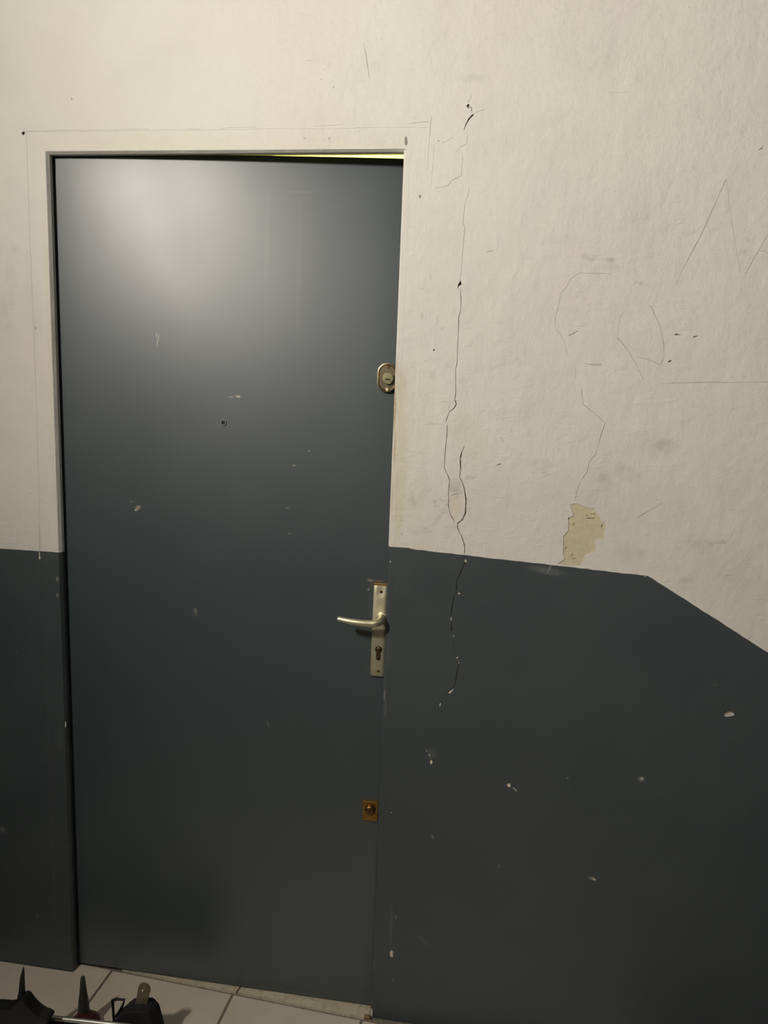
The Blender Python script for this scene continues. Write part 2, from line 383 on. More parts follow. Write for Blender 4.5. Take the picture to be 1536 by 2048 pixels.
# bare yellowish filler patch
ft = [(310,770),(355,765),(400,785),(455,800),(490,840),(505,880),(530,890),(520,985),(470,985),(465,1060),(400,1085),(395,1120),(370,1148),(300,1152),(236,1141),(275,1110),(270,1080),(265,1000),(272,965),(300,930),(302,860),(330,840)]
ftp = []
for i, p in enumerate(ft):
    q = ft[(i+1) % len(ft)]
    for k in range(4):
        ftp.append((1040+(p[0]+(q[0]-p[0])*k/4+random.uniform(-3, 3))/3.097, 760+(p[1]+(q[1]-p[1])*k/4+random.uniform(-3, 3))/3.097))
poly(ftp, 'filler', .0012, 2)
for p in ((1145,1046,3,2.2),(1138,1038,2,4),(1180,1035,7,2),(1184,1026,5,2),(1205,1052,2,3.4),(1142,1108,3,2),(1150,1118,6,2),(1133,1098,2,4),(1172,1030,3,1.4)):
    blob(*p, 'filler', -.0006 if random.random() < .5 else .003, 7)
strip([(1172,1036.5),(1182,1036)], [1,2.4], depth=.005, prio=8)
# scratches
strip([(1453,357),(1444,378),(1440,385)], 1.3, 'pencil', .0006); strip([(1440,386),(1416,440),(1398,478),(1380,512),(1366,538),(1352,570)], [.6,1.2,1.4,1.2,.7,.3], 'pencil', .0006)
strip([(1454,362),(1460,420),(1468,470),(1478,530),(1481,545)], .7, 'pencil', .0004); strip([(1546,452),(1524,490),(1510,513),(1491,548)], 1.0, 'pencil', .0006)
strip([(1320,767),(1370,766),(1420,764.6),(1480,765),(1560,763)], [.5,1,1.4,1.2,1.4], 'pencil', .0005)
strip([(1302,611),(1308,626),(1320,650),(1328,690),(1328,715),(1321,730),(1307,724),(1292,718),(1272,713)], [2.4,2,1.2,1.6,1,1.6,1.2,2,.5], 'pencil', .0004)
strip([(1252,619),(1241,634),(1237,655),(1236,672)], .6, 'pencil', .0003); strip([(1232,674),(1243,684),(1258,703),(1272,728),(1280,745),(1288,760)], [1.5,2.4,1,1.2,1,.5], 'pencil', .0004)
strip([(1137,671.5),(1146,667),(1156,661.5)], [1.2,2,1.4], 'crack', .001); strip([(1170,727),(1188,730),(1204,729)], [.5,2.2,1.6], 'pencil', .0006)
strip([(1348,669),(1354,669),(1361,670)], [1,5,1.2], 'crack', .002); strip([(1386,674),(1391,673),(1396,671.5)], [1,3,1.2], 'crack', .002)
blob(1340, 722, 3.6, 1.8, 'crack', .003, deg=25); strip([(973,505),(980,502.5),(988,500.5)], [.8,1.8,.8], 'pencil', .0006); strip([(1002,873),(1008,884)], [.6,1.6], 'pencil', .0006)
strip([(993,931),(998,929),(1002,928)], [1.2,2.2,1.2], 'crack', .003); strip([(1275,1035),(1300,1021),(1326,1005)], [1.6,1.4,.5], 'pencil', .0005); strip([(1310,998),(1324,1003)], .8, 'pencil', .0005)
strip([(1517,300),(1523,297),(1527,291)], [1.5,2.4,.8], 'crack', .001); strip([(1518,501),(1530,503),(1545,509)], .9, 'pencil', .0005)
strip([(727,85),(732,110),(735,128),(739,158)], [.4,1,1.6,.5], 'pencil', .0008); blob(144, 198, 1.6, 2.4, 'pencil', .001, deg=20); blob(46.5, 266, 2.6, 3.2, 'crack', .006); strip([(47,262),(49,256)], .8, 'pencil', .0006); strip([(50,262.5),(70,261.5),(85,262.5),(120,260.5),(145,261),(190,260.5),(260,259),(300,258)], [.5,1,.8,1,1.5,1.1,1.3,.5], 'crack', .002); strip([(374,257.5),(388,258.5),(402,258)], .8, 'crack', .001); strip([(440,256.5),(512,254)], .9, 'crack', .0012); strip([(84,258),(79,250),(74,247)], .5, 'pencil', .0004)
strip([(630,253),(690,248.5)], .5, 'pencil', .0005); strip([(815,248),(838,244.5),(858,243.5)], .9, 'pencil', .0008); strip([(863,232),(860,262),(855,330),(852,374)], .8, 'pencil', .0008)
strip([(1422,1085),(1432,1086),(1444,1087),(1452,1087)], [.6,1.5,1,1.6], 'pencil', .0005); strip([(1152,512),(1160,515)], .6, 'pencil', .0004)
blob(868, 700, 2.2, 1.8, 'crack', .003);
strip([(860,544),(862,560)], .7, 'pencil', .0005); strip([(868,285),(866,330),(862,372)], .5, 'pencil', .0004)
strip([(640,160),(646,157)], .9, 'pencil', .0004); strip([(612,121),(627,120.5)], .6, 'pencil', .0004)
strip([(645,138),(650,141)], .8, 'pencil', .0005); blob(667, 174, 1.6, 2.2, 'pencil', .0005); strip([(1215,185),(1262,184)], .5, 'pencil', .0003)
strip([(1122,497),(1124,520)], .5, 'pencil', .0004)
# chips in the dark paint
blob(1017, 1570, 5.5, 3.4, deg=-15); blob(1020, 1566, 3, 1.5, 'crack', .003, 7); strip([(1026,1575),(1034,1583)], [2,.8], 'plaster', .0008)
blob(1458, 1428.5, 11, 4.6, 'pencil', .0016, 6, 12, 8, .12); strip([(1447,1428),(1454,1422),(1468,1421)], [1.5,4,1], 'crack', .004, 7); blob(1283, 1557, 3, 2.6, 'pencil', .0006); blob(1187, 1758, 4, 2, 'pencil', .0008, deg=-20)
blob(811, 1303, 1.3, 3); blob(1290, 1153.5, 2, 1.4, 'pencil', .0006)

vo, eo, fo, ov, oe, of = geometry.delaunay_2d_cdt(verts2, [], faces2, 1, 1e-7)
MI = {'white': 0, 'dark': 1, 'crack': 2, 'plaster': 3, 'filler': 4, 'pencil': 5}
bm = bmesh.new(); vm = {}; em = {}
def gv(i, d):
    k = (i, round(d*1e5))
    if k not in vm: vm[k] = bm.verts.new((vo[i].x, d, vo[i].y))
    return vm[k]
for f, ids in zip(fo, of):
    if not ids: continue
    best = max(ids, key=lambda i: (info[i][2], i)); mat, dep, pr = info[best]
    if mat == 'hole': continue
    # scratches and cracks keep the tone of the paint they run through
    if mat == 'pencil' and any(info[i][0] == 'dark' for i in ids): pass
    vs = [gv(i, dep) for i in f]
    if len(set(vs)) < 3: continue
    try: fc = bm.faces.new(vs)
    except ValueError: continue
    fc.material_index = MI[mat]
    for i in range(len(f)):
        em.setdefault(tuple(sorted((f[i], f[(i+1) % len(f)]))), []).append((dep, MI[mat]))
for (i, j), L in em.items():
    if len(L) == 1: d0, d1, mi = L[0][0], .13, 0
    elif abs(L[0][0]-L[1][0]) > 1e-6: d0, d1 = L[0][0], L[1][0]; mi = max(L)[1]
    else: continue
    q = [gv(i, d0), gv(j, d0), gv(j, d1), gv(i, d1)]
    if len(set(q)) == 4:
        try: bm.faces.new(q).material_index = mi
        except ValueError: pass
me = bpy.data.meshes.new('wall_back'); bmesh.ops.recalc_face_normals(bm, faces=bm.faces); bm.to_mesh(me); bm.free()
wall = link('wall_back', me, [WHITE, DARK, CRACK, PLASTER, FILLER, PENCIL])
tag(wall, 'cracked off-white plaster wall with dark blue-grey painted lower part around the door', 'wall', 'structure')

# ---------------------------------------------------------------- door frame: one folded profile swept round the opening
def frame_sweep(bm, prof, zb, mi_w=0, mi_d=1):
    rows = []
    for a_, y in prof:
        yr_ = y if y > -.0003 else .0004
        rows.append([bm.verts.new(p) for p in ((a_, y, zb), (a_, y, DL), (a_, y, H-a_), (W-a_, yr_, H-a_), (W-a_, yr_, DR), (W-a_, yr_, zb))])
    for r_, (A, B) in enumerate(zip(rows, rows[1:])):
        for k in range(5):
            bm.faces.new((A[k], A[k+1], B[k+1], B[k])).material_index = mi_d if k in (0, 4) or prof[r_][1] > .0160 else mi_w  # rebate behind the lip coloured dark all round to damp the yellow spill
bm = bmesh.new()
frame_sweep(bm, [(-FR-.0025, .0006), (-.0105, .0006), (-.0100, -.0011), (-.0010, -.0012), (0, -.0004), (.0042, .0068), (.0042, .0165), (-.030, .0168), (-.030, .128)], -.02)
fr = obj('trim_1', bm, [WHITE, DARK]); tag(fr, 'flush metal door frame painted white above and dark grey below', 'door frame', 'structure')
bm = bmesh.new()   # unseen strips added behind the leaf to block light leaks
box(bm, -.03, .016, .068, .12, -.02, 2.03); box(bm, W-.012, W+.03, .112, .128, -.02, 2.03); box(bm, -.03, W+.03, .1, .12, -.02, .02)
obj('light_blocker', bm, DARK, fr)
bm = bmesh.new()   # gouge at the mitre and small pits
def pit(px, py, rx, ry, mat, name, deg=0):
    c0 = at(px, py); b2 = bmesh.new(); n = 9; ring = []; s = .00124
    ce = b2.verts.new((c0.x, .0004, c0.z)); a0 = math.radians(deg)
    for i in range(n):
        a_ = 2*math.pi*i/n; k = random.uniform(.75, 1.2); u, v = rx*s*math.cos(a_)*k, ry*s*math.sin(a_)*k
        ring.append(b2.verts.new((c0.x+u*math.cos(a0)-v*math.sin(a0), -.0001, c0.z+u*math.sin(a0)+v*math.cos(a0))))
    for i in range(n): b2.faces.new((ce, ring[i], ring[(i+1) % n]))
    return obj(name, b2, mat, fr)
bm.free()
for p in ((812,282,2.2,6.5,CRACK,5),(844,630,2,4,CRACK,15),(844,636.5,1.4,1.4,CRACK,0),(839.5,393,1.6,2.8,CRACK,0),(845.5,577.5,1.8,1.2,CRACK,0),(848,745,2,1.6,PENCIL,0),(70.5,656,2.6,3.4,PENCIL,0),(268,297,1.2,2,PENCIL,0),
          (658,276.5,2,1.8,PENCIL,30),(609,276,3,.8,PENCIL,0),(55,510,1.2,6,PENCIL,5),(803,1068,1.2,1.6,PENCIL,0),(113,1074,1.4,2,PENCIL,0),(128.0,1456,2.4,3.2,PLASTER,20),(131,1449,1.6,7,PENCIL,0),
          (783,1908,4.2,8.5,PLASTER,-8),(792,1834,1.5,4.5,PLASTER,5),(780.5,1123,1.2,1.8,PLASTER,0),(783,1625,1.2,1.4,PLASTER,0),(785,1961,1.4,1.4,PENCIL,0),(743,2026,2.0,12,PLASTER,0)):
    pit(*p[:4], p[4], 'paint_chip', p[5])
bm = bmesh.new(); sweep(bm, [at(78,1045)+Vector((0,.0001,0)), at(78.6,1080)+Vector((0,0,0)), at(79,1104)], [.0004,.0008,.0008], 8); obj('paint_run', bm, PENCIL, wall)
bm = bmesh.new(); sweep(bm, [at(79,1104), at(79.4,1112), at(79.8,1117.5), at(79.9,1119)], [.0012,.0014,.0024,.0008], 8); obj('paint_run', bm, WHITE, wall)

# ---------------------------------------------------------------- the door leaf: bent back at its upper lock-side corner
X0, X1, Z0, Z1 = -.006, W+.006, .008, 2.0440
def depth(x, z):
    u = (x-X0)/(X1-X0); v = max(0, (z-.2)/1.85)
    return .0215 + .0025*u + .0400*(u**1.6)*(v**2.2)
bm = bmesh.new(); NX, NZ = 20, 44; g = {}
for i in range(NX+1):
    for k in range(NZ+1):
        x = X0+(X1-X0)*i/NX; z = Z0+(Z1-.0030*(i/NX)-Z0)*k/NZ
        d = depth(x, z)
        if i in (0, NX) or k in (0, NZ): d += .0012
        g[i, k] = bm.verts.new((x, d, z)); g[i, k, 1] = bm.verts.new((x, d+.040, z))
for i in range(NX):
    for k in range(NZ):
        bm.faces.new((g[i,k], g[i+1,k], g[i+1,k+1], g[i,k+1])); bm.faces.new((g[i,k,1], g[i,k+1,1], g[i+1,k+1,1], g[i+1,k,1]))
for i in range(NX):
    for k in (0, NZ): bm.faces.new((g[i,k], g[i+1,k], g[i+1,k,1], g[i,k,1]))
for k in range(NZ):
    for i in (0, NX): bm.faces.new((g[i,k], g[i,k+1], g[i,k+1,1], g[i,k,1]))
door = obj('door_1', bm, DOOR, smooth=math.radians(30)); tag(door, 'plain blue-grey painted door with lever handle and two extra locks', 'door', 'structure')
def ondoor(px, py):
    y = .025
    for _ in range(4):
        p = at(px, py, y); y = depth(min(max(p.x, X0), X1), p.z)
    return at(px, py, y)

# peephole
p = ondoor(447, 845); bm = bmesh.new()
lathe(bm, [(.0050,.001),(.0072,.001),(.0072,-.0016),(.0064,-.0026),(.0050,-.0026),(.0044,-.0012),(.0044,.002)], p, 'Y', cap=False)
ph = obj('peephole', bm, STEEL, door, math.radians(50)); ph['label'] = 'small round metal peephole'
bm = bmesh.new(); lathe(bm, [(.0046,.0008),(.0040,-.0008),(.0022,-.0016),(.0004,-.0019)], p, 'Y'); obj('lens', bm, GLASS, ph, True)

# oval upper lock
def stadium(cx, cz, w, h, n=12):
    r = w/2; out = []
    for i in range(n+1): a_ = math.pi*i/n; out.append((cx+r*math.cos(a_), cz+h/2-r+r*math.sin(a_)))
    for i in range(n+1): a_ = math.pi+math.pi*i/n; out.append((cx+r*math.cos(a_), cz-h/2+r+r*math.sin(a_)))
    return out
p = ondoor(775, 755.5); ye = p.y
bm = bmesh.new(); prev = None
for w_, h_, y in ((.0450,.0650,.0015),(.0450,.0650,-.0075),(.0432,.0632,-.0095),(.0395,.0595,-.0098),(.0365,.0565,-.0078),(.0340,.0540,-.0062)):
    ring = [bm.verts.new((x, ye+y, z)) for x, z in stadium(p.x, p.z, w_, h_)]
    if prev:
        n = len(ring)
        for i in range(n): bm.faces.new((prev[i], prev[(i+1) % n], ring[(i+1) % n], ring[i]))
    prev = ring
bm.faces.new(prev)
esc = obj('lock_rosette', bm, CHAMP2, door, math.radians(35)); esc['label'] = 'oval metal rosette of the upper lock'
bm = bmesh.new(); q = at(776, 756.5, ye-.010)
lathe(bm, [(.0125,.006),(.0125,-.0035),(.0118,-.0045),(.0040,-.0047)], q, 'Y'); cyl = obj('lock_cylinder', bm, simple('dull nickel brass', (.34, .31, .19), .42, 1.0, .08, 200, .1), esc, math.radians(40))
obj('keyway', bbox(q.x-.0056, q.x+.0052, q.y-.0055, q.y-.003, q.z-.0040, q.z-.0014, .0006), BLACKHOLE, esc)
for dz in (.0235, -.0250):
    bm = bmesh.new(); lathe(bm, [(.0033,.001),(.0033,-.0008),(.0024,-.0016),(.0014,-.0012),(.0004,-.0008)], (p.x+.001, ye-.0065, p.z+dz), 'Y', 16); obj('screw', bm, BRONZE if dz > 0 else CHAMP, esc, True)

# lever handle on its long plate
pt, pb = ondoor(760, 1170), ondoor(757, 1349.5); yp = (pt.y+pb.y)/2
px0, px1 = ondoor(745, 1260).x, ondoor(773, 1260).x
pw = px1-px0; cx0 = (px0+px1)/2
bm = bmesh.new(); z0, z1 = pb.z, pt.z; NZp = 26; NXp = 8; gg = {}
for i in range(NXp+1):
    for k in range(NZp+1):
        u = i/NXp*2-1; v = k/NZp; x = cx0+u*pw/2; z = z0+(z1-z0)*v
        y = yp-.0115 + (.0075*max(0, (v-.56)/.44)**1.15 if v > .56 else .0006*(.56-v)) + .0010*abs(u)**4
        if i in (0, NXp): y += .0012
        if k in (0, NZp): y += .0012
        hz = z1-.0145; r = math.hypot((x-cx0-.001)/.012, (z-hz)/.010)
        if r < 1: y += .0022*(1-r*r)          # dimple round the upper screw
        gg[i, k] = bm.verts.new((x, y, z))
for i in range(NXp):
    for k in range(NZp): bm.faces.new((gg[i,k], gg[i+1,k], gg[i+1,k+1], gg[i,k+1]))
rim = [gg[i,0] for i in range(NXp+1)] + [gg[NXp,k] for k in range(1, NZp+1)] + [gg[i,NZp] for i in range(NXp-1, -1, -1)] + [gg[0,k] for k in range(NZp-1, 0, -1)]
low = [bm.verts.new((v.co.x, yp+.002, v.co.z)) for v in rim]; n = len(rim)
for i in range(n): bm.faces.new((rim[i], rim[(i+1) % n], low[(i+1) % n], low[i]))
plate = obj('handle_plate', bm, CHAMP, door, math.radians(35)); plate['label'] = 'long champagne-coloured metal plate of the lever handle'
obj('brass_edge', bbox(px0-.0005, px1+.0005, yp-.0036, yp+.001, z1+.0002, z1+.0046, .0008), simple('orange brass edge', (.78,.42,.12), .3, 1., .2, 150, .2), plate)
bm = bmesh.new(); lathe(bm, [(.0030,.0),(.0030,-.0006),(.0016,-.0007)], (cx0+.001, yp-.0042, z1-.0145), 'Y', 16); obj('screw', bm, BLACKHOLE, plate)
bm = bmesh.new(); q = ondoor(757.5, 1339); lathe(bm, [(.0036,.0),(.0036,-.0010),(.0022,-.0020),(.0006,-.0022)], (q.x, yp-.0108, q.z), 'Y', 16); obj('screw', bm, BRONZE, plate, True)
# lever: neck out of the plate, bend, blade to the left
h = at(762, 1239, yp-.03); hx, hz = h.x, h.z
bm = bmesh.new()
lathe(bm, [(.0120,.002),(.0120,-.0045),(.0105,-.0060),(.0090,-.0062)], (hx, yp-.0110, hz), 'Y', 24)
ro = obj('lever_collar', bm, CHAMP, plate, math.radians(40))
tip = at(676, 1237.5, yp-.056); bm = bmesh.new(); pts = []; rad = []
for y in (-.008, -.024, -.037): pts.append((hx, yp+y, hz)); rad.append(.0092)
for i in range(1, 7):
    a_ = i/6*math.pi/2; r = .016
    pts.append((hx-r*(1-math.cos(a_)), yp-.040-r*math.sin(a_), hz-.0035*i/6)); rad.append(.0092-.0012*i/6)
x_s = hx-.016
for i in range(1, 13):
    t = i/12; pts.append((x_s+(tip.x-x_s)*t, yp-.056-.003*math.sin(t*math.pi), hz-.0035+(tip.z-hz+.0035)*t - .0012*math.sin(t*math.pi)))
    rad.append(.0078 + .0008*math.sin(t*math.pi*.8) - .0026*t)
sweep(bm, pts, rad, 18); obj('lever', bm, CHAMP, plate, math.radians(50))
# euro-profile cylinder in the plate
q = ondoor(758.5, 1296); r1, r2, hgt = .0082, .0050, .0215
key = [(q.x+r1*math.cos(a_), q.z+r1*math.sin(a_)) for a_ in [math.radians(-52+i*284/18) for i in range(19)]]
key += [(q.x+r2*math.cos(a_), q.z-hgt+r2*math.sin(a_)) for a_ in [math.radians(180+i*180/8) for i in range(9)]]
bm = bmesh.new(); prism(bm, key, yp-.0118, yp); kh = obj('key_cylinder_recess', bm, BLACKHOLE, plate)
bm = bmesh.new(); k2 = [(q.x+(x-q.x)*.74, q.z-.008+(z-q.z+.008)*.84) for x, z in key]; prism(bm, k2, yp-.0126, yp-.002); obj('key_cylinder', bm, BRONZE, plate)
bm = bmesh.new(); lathe(bm, [(.0062,.0),(.0062,-.0022),(.0054,-.0028)], (q.x+.0004, yp-.0115, q.z+.0004), 'Y', 20); obj('key_plug', bm, BRONZE, plate, math.radians(40))
obj('keyway', bbox(q.x-.0042, q.x+.0026, yp-.0148, yp-.013, q.z-.0006, q.z+.0014, .0004), BLACKHOLE, plate)

# lower brass lock
a_, b_ = ondoor(726.5, 1599), ondoor(755.5, 1641); yb = (a_.y+b_.y)/2
lp = obj('lock_plate', bbox(a_.x, b_.x, yb-.0055, yb+.002, b_.z, a_.z, .0010), BRASS, door); lp['label'] = 'small tarnished brass plate of the lower lock'
q = at(740, 1621, yb-.009); bm = bmesh.new()
lathe(bm, [(.0128,.004),(.0128,-.0010),(.0112,-.0036),(.0080,-.0050),(.0030,-.0054)], q, 'Y'); obj('lock_cylinder', bm, BRONZE, lp, math.radians(40))
obj('keyway', bbox(q.x-.0012, q.x+.0012, q.y-.0062, q.y-.004, q.z-.0058, q.z+.0012, .0004), BLACKHOLE, lp)

# ---------------------------------------------------------------- floor of tiles
FX = 1.55
bm = bmesh.new(); box(bm, XL, FX, YF, .13, -.06, -.0035); flo = obj('floor', bm, GREYM)
tag(flo, 'landing floor, light tiles by the door and the unseen rest grey to cut bounce', 'floor', 'structure')
ang = math.radians(-3.1); ux = Vector((math.cos(ang), math.sin(ang))); uy = Vector((-math.sin(ang), math.cos(ang)))
O = Vector((.4385, .0063)); PT = .3405; GP = .0030
bm = bmesh.new(); s = PT/2-GP; box(bm, -s, s, -s, s, -.0035, 0.0); bmesh.ops.bevel(bm, geom=[e for e in bm.edges if all(v.co.z > -.001 for v in e.verts)], offset=.0012, segments=2, affect='EDGES')
me = bpy.data.meshes.new('tile'); bmesh.ops.recalc_face_normals(bm, faces=bm.faces); bm.to_mesh(me); bm.free(); me.materials.append(TILE)
for i in range(-6, 5):
    for j in range(0, 2):  # tiling stops after the near rows to cut light bounced onto the door
        c2 = O + ux*((i+.5)*PT) - uy*((j+.5)*PT)
        cs = [c2+ux*sx*s+uy*sy*s for sx in (-1, 1) for sy in (-1, 1)]
        if min(p.x for p in cs) < XL+.002 or max(p.x for p in cs) > FX-.002 or min(p.y for p in cs) < YF+.002: continue
        if max(p.y for p in cs) > -.001 and (c2.x < -.02-PT/2 or c2.x > W): # tile cut where it meets the wall
            n_ = 4; bm = bmesh.new()
            pp = [c2-ux*s-uy*s, c2+ux*s-uy*s, c2+ux*s+uy*s, c2-ux*s+uy*s]
            va = [bm.verts.new((p.x, min(p.y, -.0005), 0)) for p in pp]; vb = [bm.verts.new((p.x, min(p.y, -.0005), -.0035)) for p in pp]
            bm.faces.new(va); bm.faces.new(vb[::-1])
            for k in range(4): bm.faces.new((va[k], va[(k+1) % 4], vb[(k+1) % 4], vb[k]))
            obj('tile', bm, TILE, flo); continue
        if max(p.y for p in cs) > -.001 and (c2.x-PT/2 < -.002 or c2.x+PT/2 > W):   # tile notched round a jamb
            bm = bmesh.new(); pp = []
            A, B, D, E_ = c2-ux*s-uy*s, c2+ux*s-uy*s, c2+ux*s+uy*s, c2-ux*s+uy*s
            xj = .0008 if c2.x < .4 else W-.0205
            t = (xj-E_.x)/(D.x-E_.x); J = E_+(D-E_)*t
            pp = [A, B, D, J, Vector((xj, -.0016)), Vector((E_.x, -.0016))] if c2.x < .4 else [A, Vector((xj, A.y+(B.y-A.y)*(xj-A.x)/(B.x-A.x))), J, E_]
            va = [bm.verts.new((p.x, p.y, 0)) for p in pp]; vb = [bm.verts.new((p.x, p.y, -.0035)) for p in pp]
            bm.faces.new(va); bm.faces.new(vb[::-1]); n = len(pp)
            for k in range(n): bm.faces.new((va[k], va[(k+1) % n], vb[(k+1) % n], vb[k]))
            obj('tile', bm, TILE, flo); continue
        o = bpy.data.objects.new('tile', me); C.objects.link(o); o.parent = flo
        o.location = (c2.x, c2.y, 0); o.rotation_euler = (0, 0, ang)
# cut strip of tile under the door
def rowy(x): return O.y + (x-O.x)*math.tan(ang)
for xa, xb, xa2, xb2 in ((.125, .4455, .125, .4535), (.4495, W-.0015, .4575, W-.0015)):
    bm = bmesh.new(); top = []; n = 6; L1 = []; L2 = []
    for i in range(n+1):
        t = i/n; x1, x2 = xa+(xb-xa)*t, xa2+(xb2-xa2)*t
        L1.append((x1, rowy(x1)+.0042)); L2.append((x2, .0560))
    if xa < .3: L2[0] = (xa2, rowy(xa)+.0046)
    pp = L1 + L2[::-1]; va = [bm.verts.new((x, y, .0030)) for x, y in pp]; vb = [bm.verts.new((x, y+ (-.001 if k <= n else 0), -.0035)) for k, (x, y) in enumerate(pp)]
    bm.faces.new(va); bm.faces.new(vb[::-1]); m = len(pp)
    for k in range(m): bm.faces.new((va[k], va[(k+1) % m], vb[(k+1) % m], vb[k]))
    obj('threshold_tile', bm, TILE2, flo)
obj('frame_foot', bbox(W-.0175, W-.0015, -.010, .0, -.0035, .006, .002), WOOD, flo)['label'] = 'brown worn wooden bit at the frame foot'
# stairs going down to the right, beyond the frame
for i in range(6):
    bm = bmesh.new(); x = FX+.27*i; box(bm, x, min(x+.27, XR), YF, -.001, ZB, -.17*(i+1)); st = obj('trim_%d' % (i+2), bm, GREYM)
    tag(st, 'grey stair tread number %d going down from the landing' % (i+1), 'stair', 'structure')

# ---------------------------------------------------------------- rest of the landing
def slab(name, x0, x1, y0, y1, z0, z1, mats, label, cat='wall', split=None):
    bm = bmesh.new()
    if split is None: box(bm, x0, x1, y0, y1, z0, z1)
    else: box(bm, x0, x1, y0, y1, z0, split, 1); box(bm, x0, x1, y0, y1, split, z1, 0)
    return tag(obj(name, bm, mats), label, cat, 'structure')
slab('ceiling', XL, XR, YF, .12, CEIL, CEIL+.1, CEILM, 'unseen ceiling over the landing, greyed to cut bounce', 'ceiling')  # out of view, set high and greyed so it bounces less light
slab('wall_left', XL-.1, XL, YF, .12, ZB, CEIL, [WHITE, DARK], 'left end wall of the landing, white over dark grey', split=1.13)
slab('wall_front', XL-.1, XR+.1, YF-.1, YF, ZB, CEIL, DARK, 'unseen wall opposite the door, dark grey to cut bounce')  # out of view, dark over its full height to bounce less light back
slab('wall_right', XR, XR+.1, YF, .12, ZB, CEIL, DARK, 'unseen wall at the foot of the stairs, dark grey to cut bounce')  # darkened like the opposite wall, to lower the bounced light

# bulkhead lamp on the left wall of the landing (out of the picture, above left)
t = empty('wall_lamp', LAMP); tag(t, 'round glowing bulkhead lamp on the left wall of the landing', 'lamp')
bm = bmesh.new(); lathe(bm, [(.130, 0), (.130, .020), (.110, .030)], (0, 0, 0), 'X', 36); obj('lamp_base', bm, CEILM, t, math.radians(40))
bm = bmesh.new(); lathe(bm, [(LAMP_R, .030), (LAMP_R*.97, .039), (LAMP_R*.84, .049), (LAMP_R*.60, .057), (LAMP_R*.3, .061), (.004, .062)], (0, 0, 0), 'X', 36); obj('lamp_glass', bm, emitter('warm lamp glass', LAMP_COL, LAMP_E), t, True)

# lit room behind the door, seen through the gap at the top
BK = simple('lit cream paint', (.80, .78, .60), .8, var=.03, scale=6)
slab('wall_behind', -.4, 1.25, 1.5, 1.6, 0, 2.7, BK, 'cream wall of the lit room seen through the gap over the door')
slab('wall_behind_left', -.5, -.4, .131, 1.6, 0, 2.7, BK, 'left wall of the lit room behind the door')
slab('wall_behind_right', 1.25, 1.35, .131, 1.6, 0, 2.7, BK, 'right wall of the lit room behind the door')
slab('floor_behind', -.5, 1.35, .131, 1.6, -.06, 0, GREYM, 'floor of the lit room behind the door', 'floor')
slab('ceiling_behind', -.5, 1.35, .131, 1.6, 2.7, 2.8, BK, 'cream ceiling of the lit room behind the door', 'ceiling')
t = empty('ceiling_lamp', (.45, .8, 2.7)); tag(t, 'yellowish lamp of the room behind the door', 'lamp')
bm = bmesh.new(); lathe(bm, [(.13, 0), (.13, -.02), (.12, -.03)], (0, 0, 0), 'Z', 24); obj('lamp_base', bm, CEILM, t, math.radians(40))
bm = bmesh.new(); lathe(bm, [(.12, -.031), (.11, -.05), (.07, -.068), (.01, -.075)], (0, 0, 0), 'Z', 24); obj('lamp_glass', bm, emitter('yellow lamp glass', BACK_COL, BACK_E), t, True)

# ---------------------------------------------------------------- things standing on the floor at the lower left
# low black board with a silver rail on its top edge
yr = -.222
ra, rb = at(84, 2030.5, yr), at(238, 2047, yr); d = (rb-ra).normalized()
ra = ra - d*.30; rb = rb + d*.05
t = empty('rail_board', ((ra.x+rb.x)/2, yr, 0)); tag(t, 'low black board with a silver rail along its top, near the door', 'rail')
bm = bmesh.new()
sweep(bm, [Vector((p.x-t.location.x, 0, p.z-.004)) for p in (ra, rb)], .0054, 12); obj('rail', bm, SILVER, t, math.radians(50))['label'] = 'silver metal rail'
bm = bmesh.new(); lo = .004
pl = [(ra.x-t.location.x, ra.z-.011), (rb.x-t.location.x, rb.z-.011), (rb.x-t.location.x, 0), (ra.x-t.location.x, 0)]
prism(bm, pl, -.006, .010); obj('board', bm, BLACKP, t)
# dark grey nozzle with a dark red foot
yn = -.155; a_ = at(167, 1953, yn); zt = a_.z
def zpx(py, px, y): return at(px, py, y).z
t = empty('nozzle_bottle', (a_.x-.002, yn, 0)); tag(t, 'dark grey tapered nozzle on a dark red flared foot, on the tiles', 'bottle')
k = .00108
zs = zpx(2018, 165, yn); zc = zpx(2038, 165, yn)
bm = bmesh.new(); lathe(bm, [(.0004, zt), (.0040*1, zt-.0012), (.0052, zt-.005), (.0070, zt-.025), (.0088, zt-.045), (.0112, zt-.062), (.0130, zs)][::-1], (0, 0, 0), 'Z', 24); obj('nozzle', bm, GREYP, t, math.radians(50))
bm = bmesh.new(); lathe(bm, [(.0128, zs), (.0138, zs-.007), (.0165, zs-.014), (.0215, zs-.021), (.029, zs-.028), (.036, zs-.036), (.037, zs-.05), (.037, 0)][::-1], (0, 0, 0), 'Z', 28); obj('foot', bm, REDP, t, math.radians(50))
# black pointed thing with a lumpy body, in front of the rail
ys = -.250; tipp = at(47, 1933, ys)
t = empty('pointed_tool', (tipp.x-.006, ys, 0)); tag(t, 'black pointed spike rising from a lumpy dark body at the corner', 'tool')
bm = bmesh.new(); ox = tipp.x-t.location.x
z1_, z2_ = zpx(1985, 45, ys), zpx(2006, 40, ys)
pts = [(ox, 0, tipp.z), (ox-.0006, 0, tipp.z-.008), (ox-.004, 0, tipp.z-.028), (ox-.007, 0, z1_), (ox-.008, 0, z2_), (ox-.006, 0, z2_-.03)]
sweep(bm, pts, [.0004, .0022, .0048, .0072, .0125, .02], 16); obj('spike', bm, BLACKP, t, True)
bm = bmesh.new(); sil = [(-60,2003),(5,2004),(28,2006),(38,1998),(50,1986),(57,1988),(66,2000),(78,2012),(90,2020),(101,2024),(106,2030),(98,2038),(92,2060)]
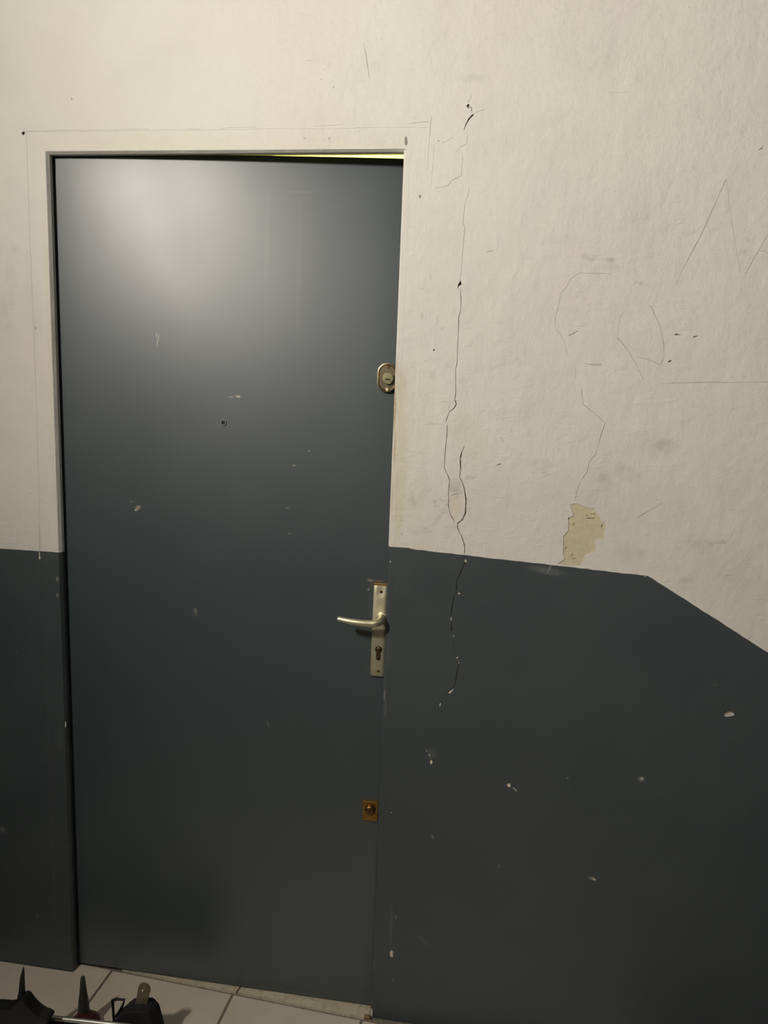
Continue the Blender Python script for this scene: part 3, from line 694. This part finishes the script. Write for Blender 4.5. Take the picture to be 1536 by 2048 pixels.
P2 = [at(x, y, ys) for x, y in smooth_line(sil)]; pl = [(p.x-t.location.x, p.z) for p in P2]; pl += [(pl[-1][0], 0), (pl[0][0], 0)]
f0, f1 = prism(bm, pl, -.020, .008); bmesh.ops.bevel(bm, geom=[e for e in bm.edges if len({round(v.co.y, 3) for v in e.verts}) == 1], offset=.0015, segments=2, affect='EDGES'); obj('body', bm, BLACKP, t, math.radians(60))
# black pouch with a smoky tab
yq = -.180; sil = [(224,2062),(226,2046),(236,2030),(250,2019),(262,2008),(275,2006),(298,2007),(305,2012),(310,2024),(316,2046),(320,2062)]
P2 = [at(x, y, yq) for x, y in sil]; cxp = at(272, 2030, yq).x
t = empty('pouch', (cxp, yq, 0)); tag(t, 'black fabric pouch with a smoky rounded tab, standing on the tiles', 'pouch')
pl = [(p.x-cxp, p.z) for p in P2]; pl += [(pl[-1][0]+.006, .0), (pl[0][0]-.006, .0)]
bm = bmesh.new(); prism(bm, pl, -.022, .022); bmesh.ops.bevel(bm, geom=[e for e in bm.edges if len({round(v.co.y, 3) for v in e.verts}) == 1], offset=.005, segments=3, affect='EDGES'); obj('bag', bm, FABRIC, t, math.radians(50))
A, B = at(281, 2020, yq), at(289, 1977, yq); ax = (B-A); ax.y = 0; ln = ax.length; ax.normalize(); nx = Vector((ax.z, 0, -ax.x)); wv = .0150
out = [(A - nx*wv), (A + nx*wv*.9)] + [B + nx*wv*math.cos(x_)*.95 + ax*wv*math.sin(x_) for x_ in [i*math.pi/10 for i in range(11)]]
bm = bmesh.new(); prism(bm, [(p.x-cxp, p.z) for p in out], -.0022, .0022); bmesh.ops.bevel(bm, geom=[e for e in bm.edges if len({round(v.co.y, 4) for v in e.verts}) == 1], offset=.001, segments=2, affect='EDGES')
tb = obj('tab', bm, SMOKY, t, math.radians(40)); tb['label'] = 'smoky translucent rounded tab'
q = at(286, 1980, yq); bm = bmesh.new(); lathe(bm, [(.0034,.0),(.0034,-.0014),(.0018,-.0024),(.0004,-.0026)], (q.x-cxp, -.0020, q.z), 'Y', 14); obj('rivet', bm, SILVER, tb, True)
# thin black buckle loop leaning beside the pouch
yk = -.172; t = empty('buckle', (at(232, 2030, yk).x, yk, 0)); tag(t, 'thin black wire buckle loop beside the black pouch', 'buckle')
pts = [at(x, y, yk) for x, y in ((230,2070),(227,2030),(225,2000),(232,1998.5),(249,1999.5),(245,2012),(238,2024),(231,2033))]
pts = [Vector((p.x-t.location.x, 0, p.z)) for p in pts]; pts.insert(0, Vector((pts[0].x, 0, .002)))
bm = bmesh.new(); sweep(bm, pts, .0030, 10); obj('loop', bm, BLACKP, t, math.radians(50))
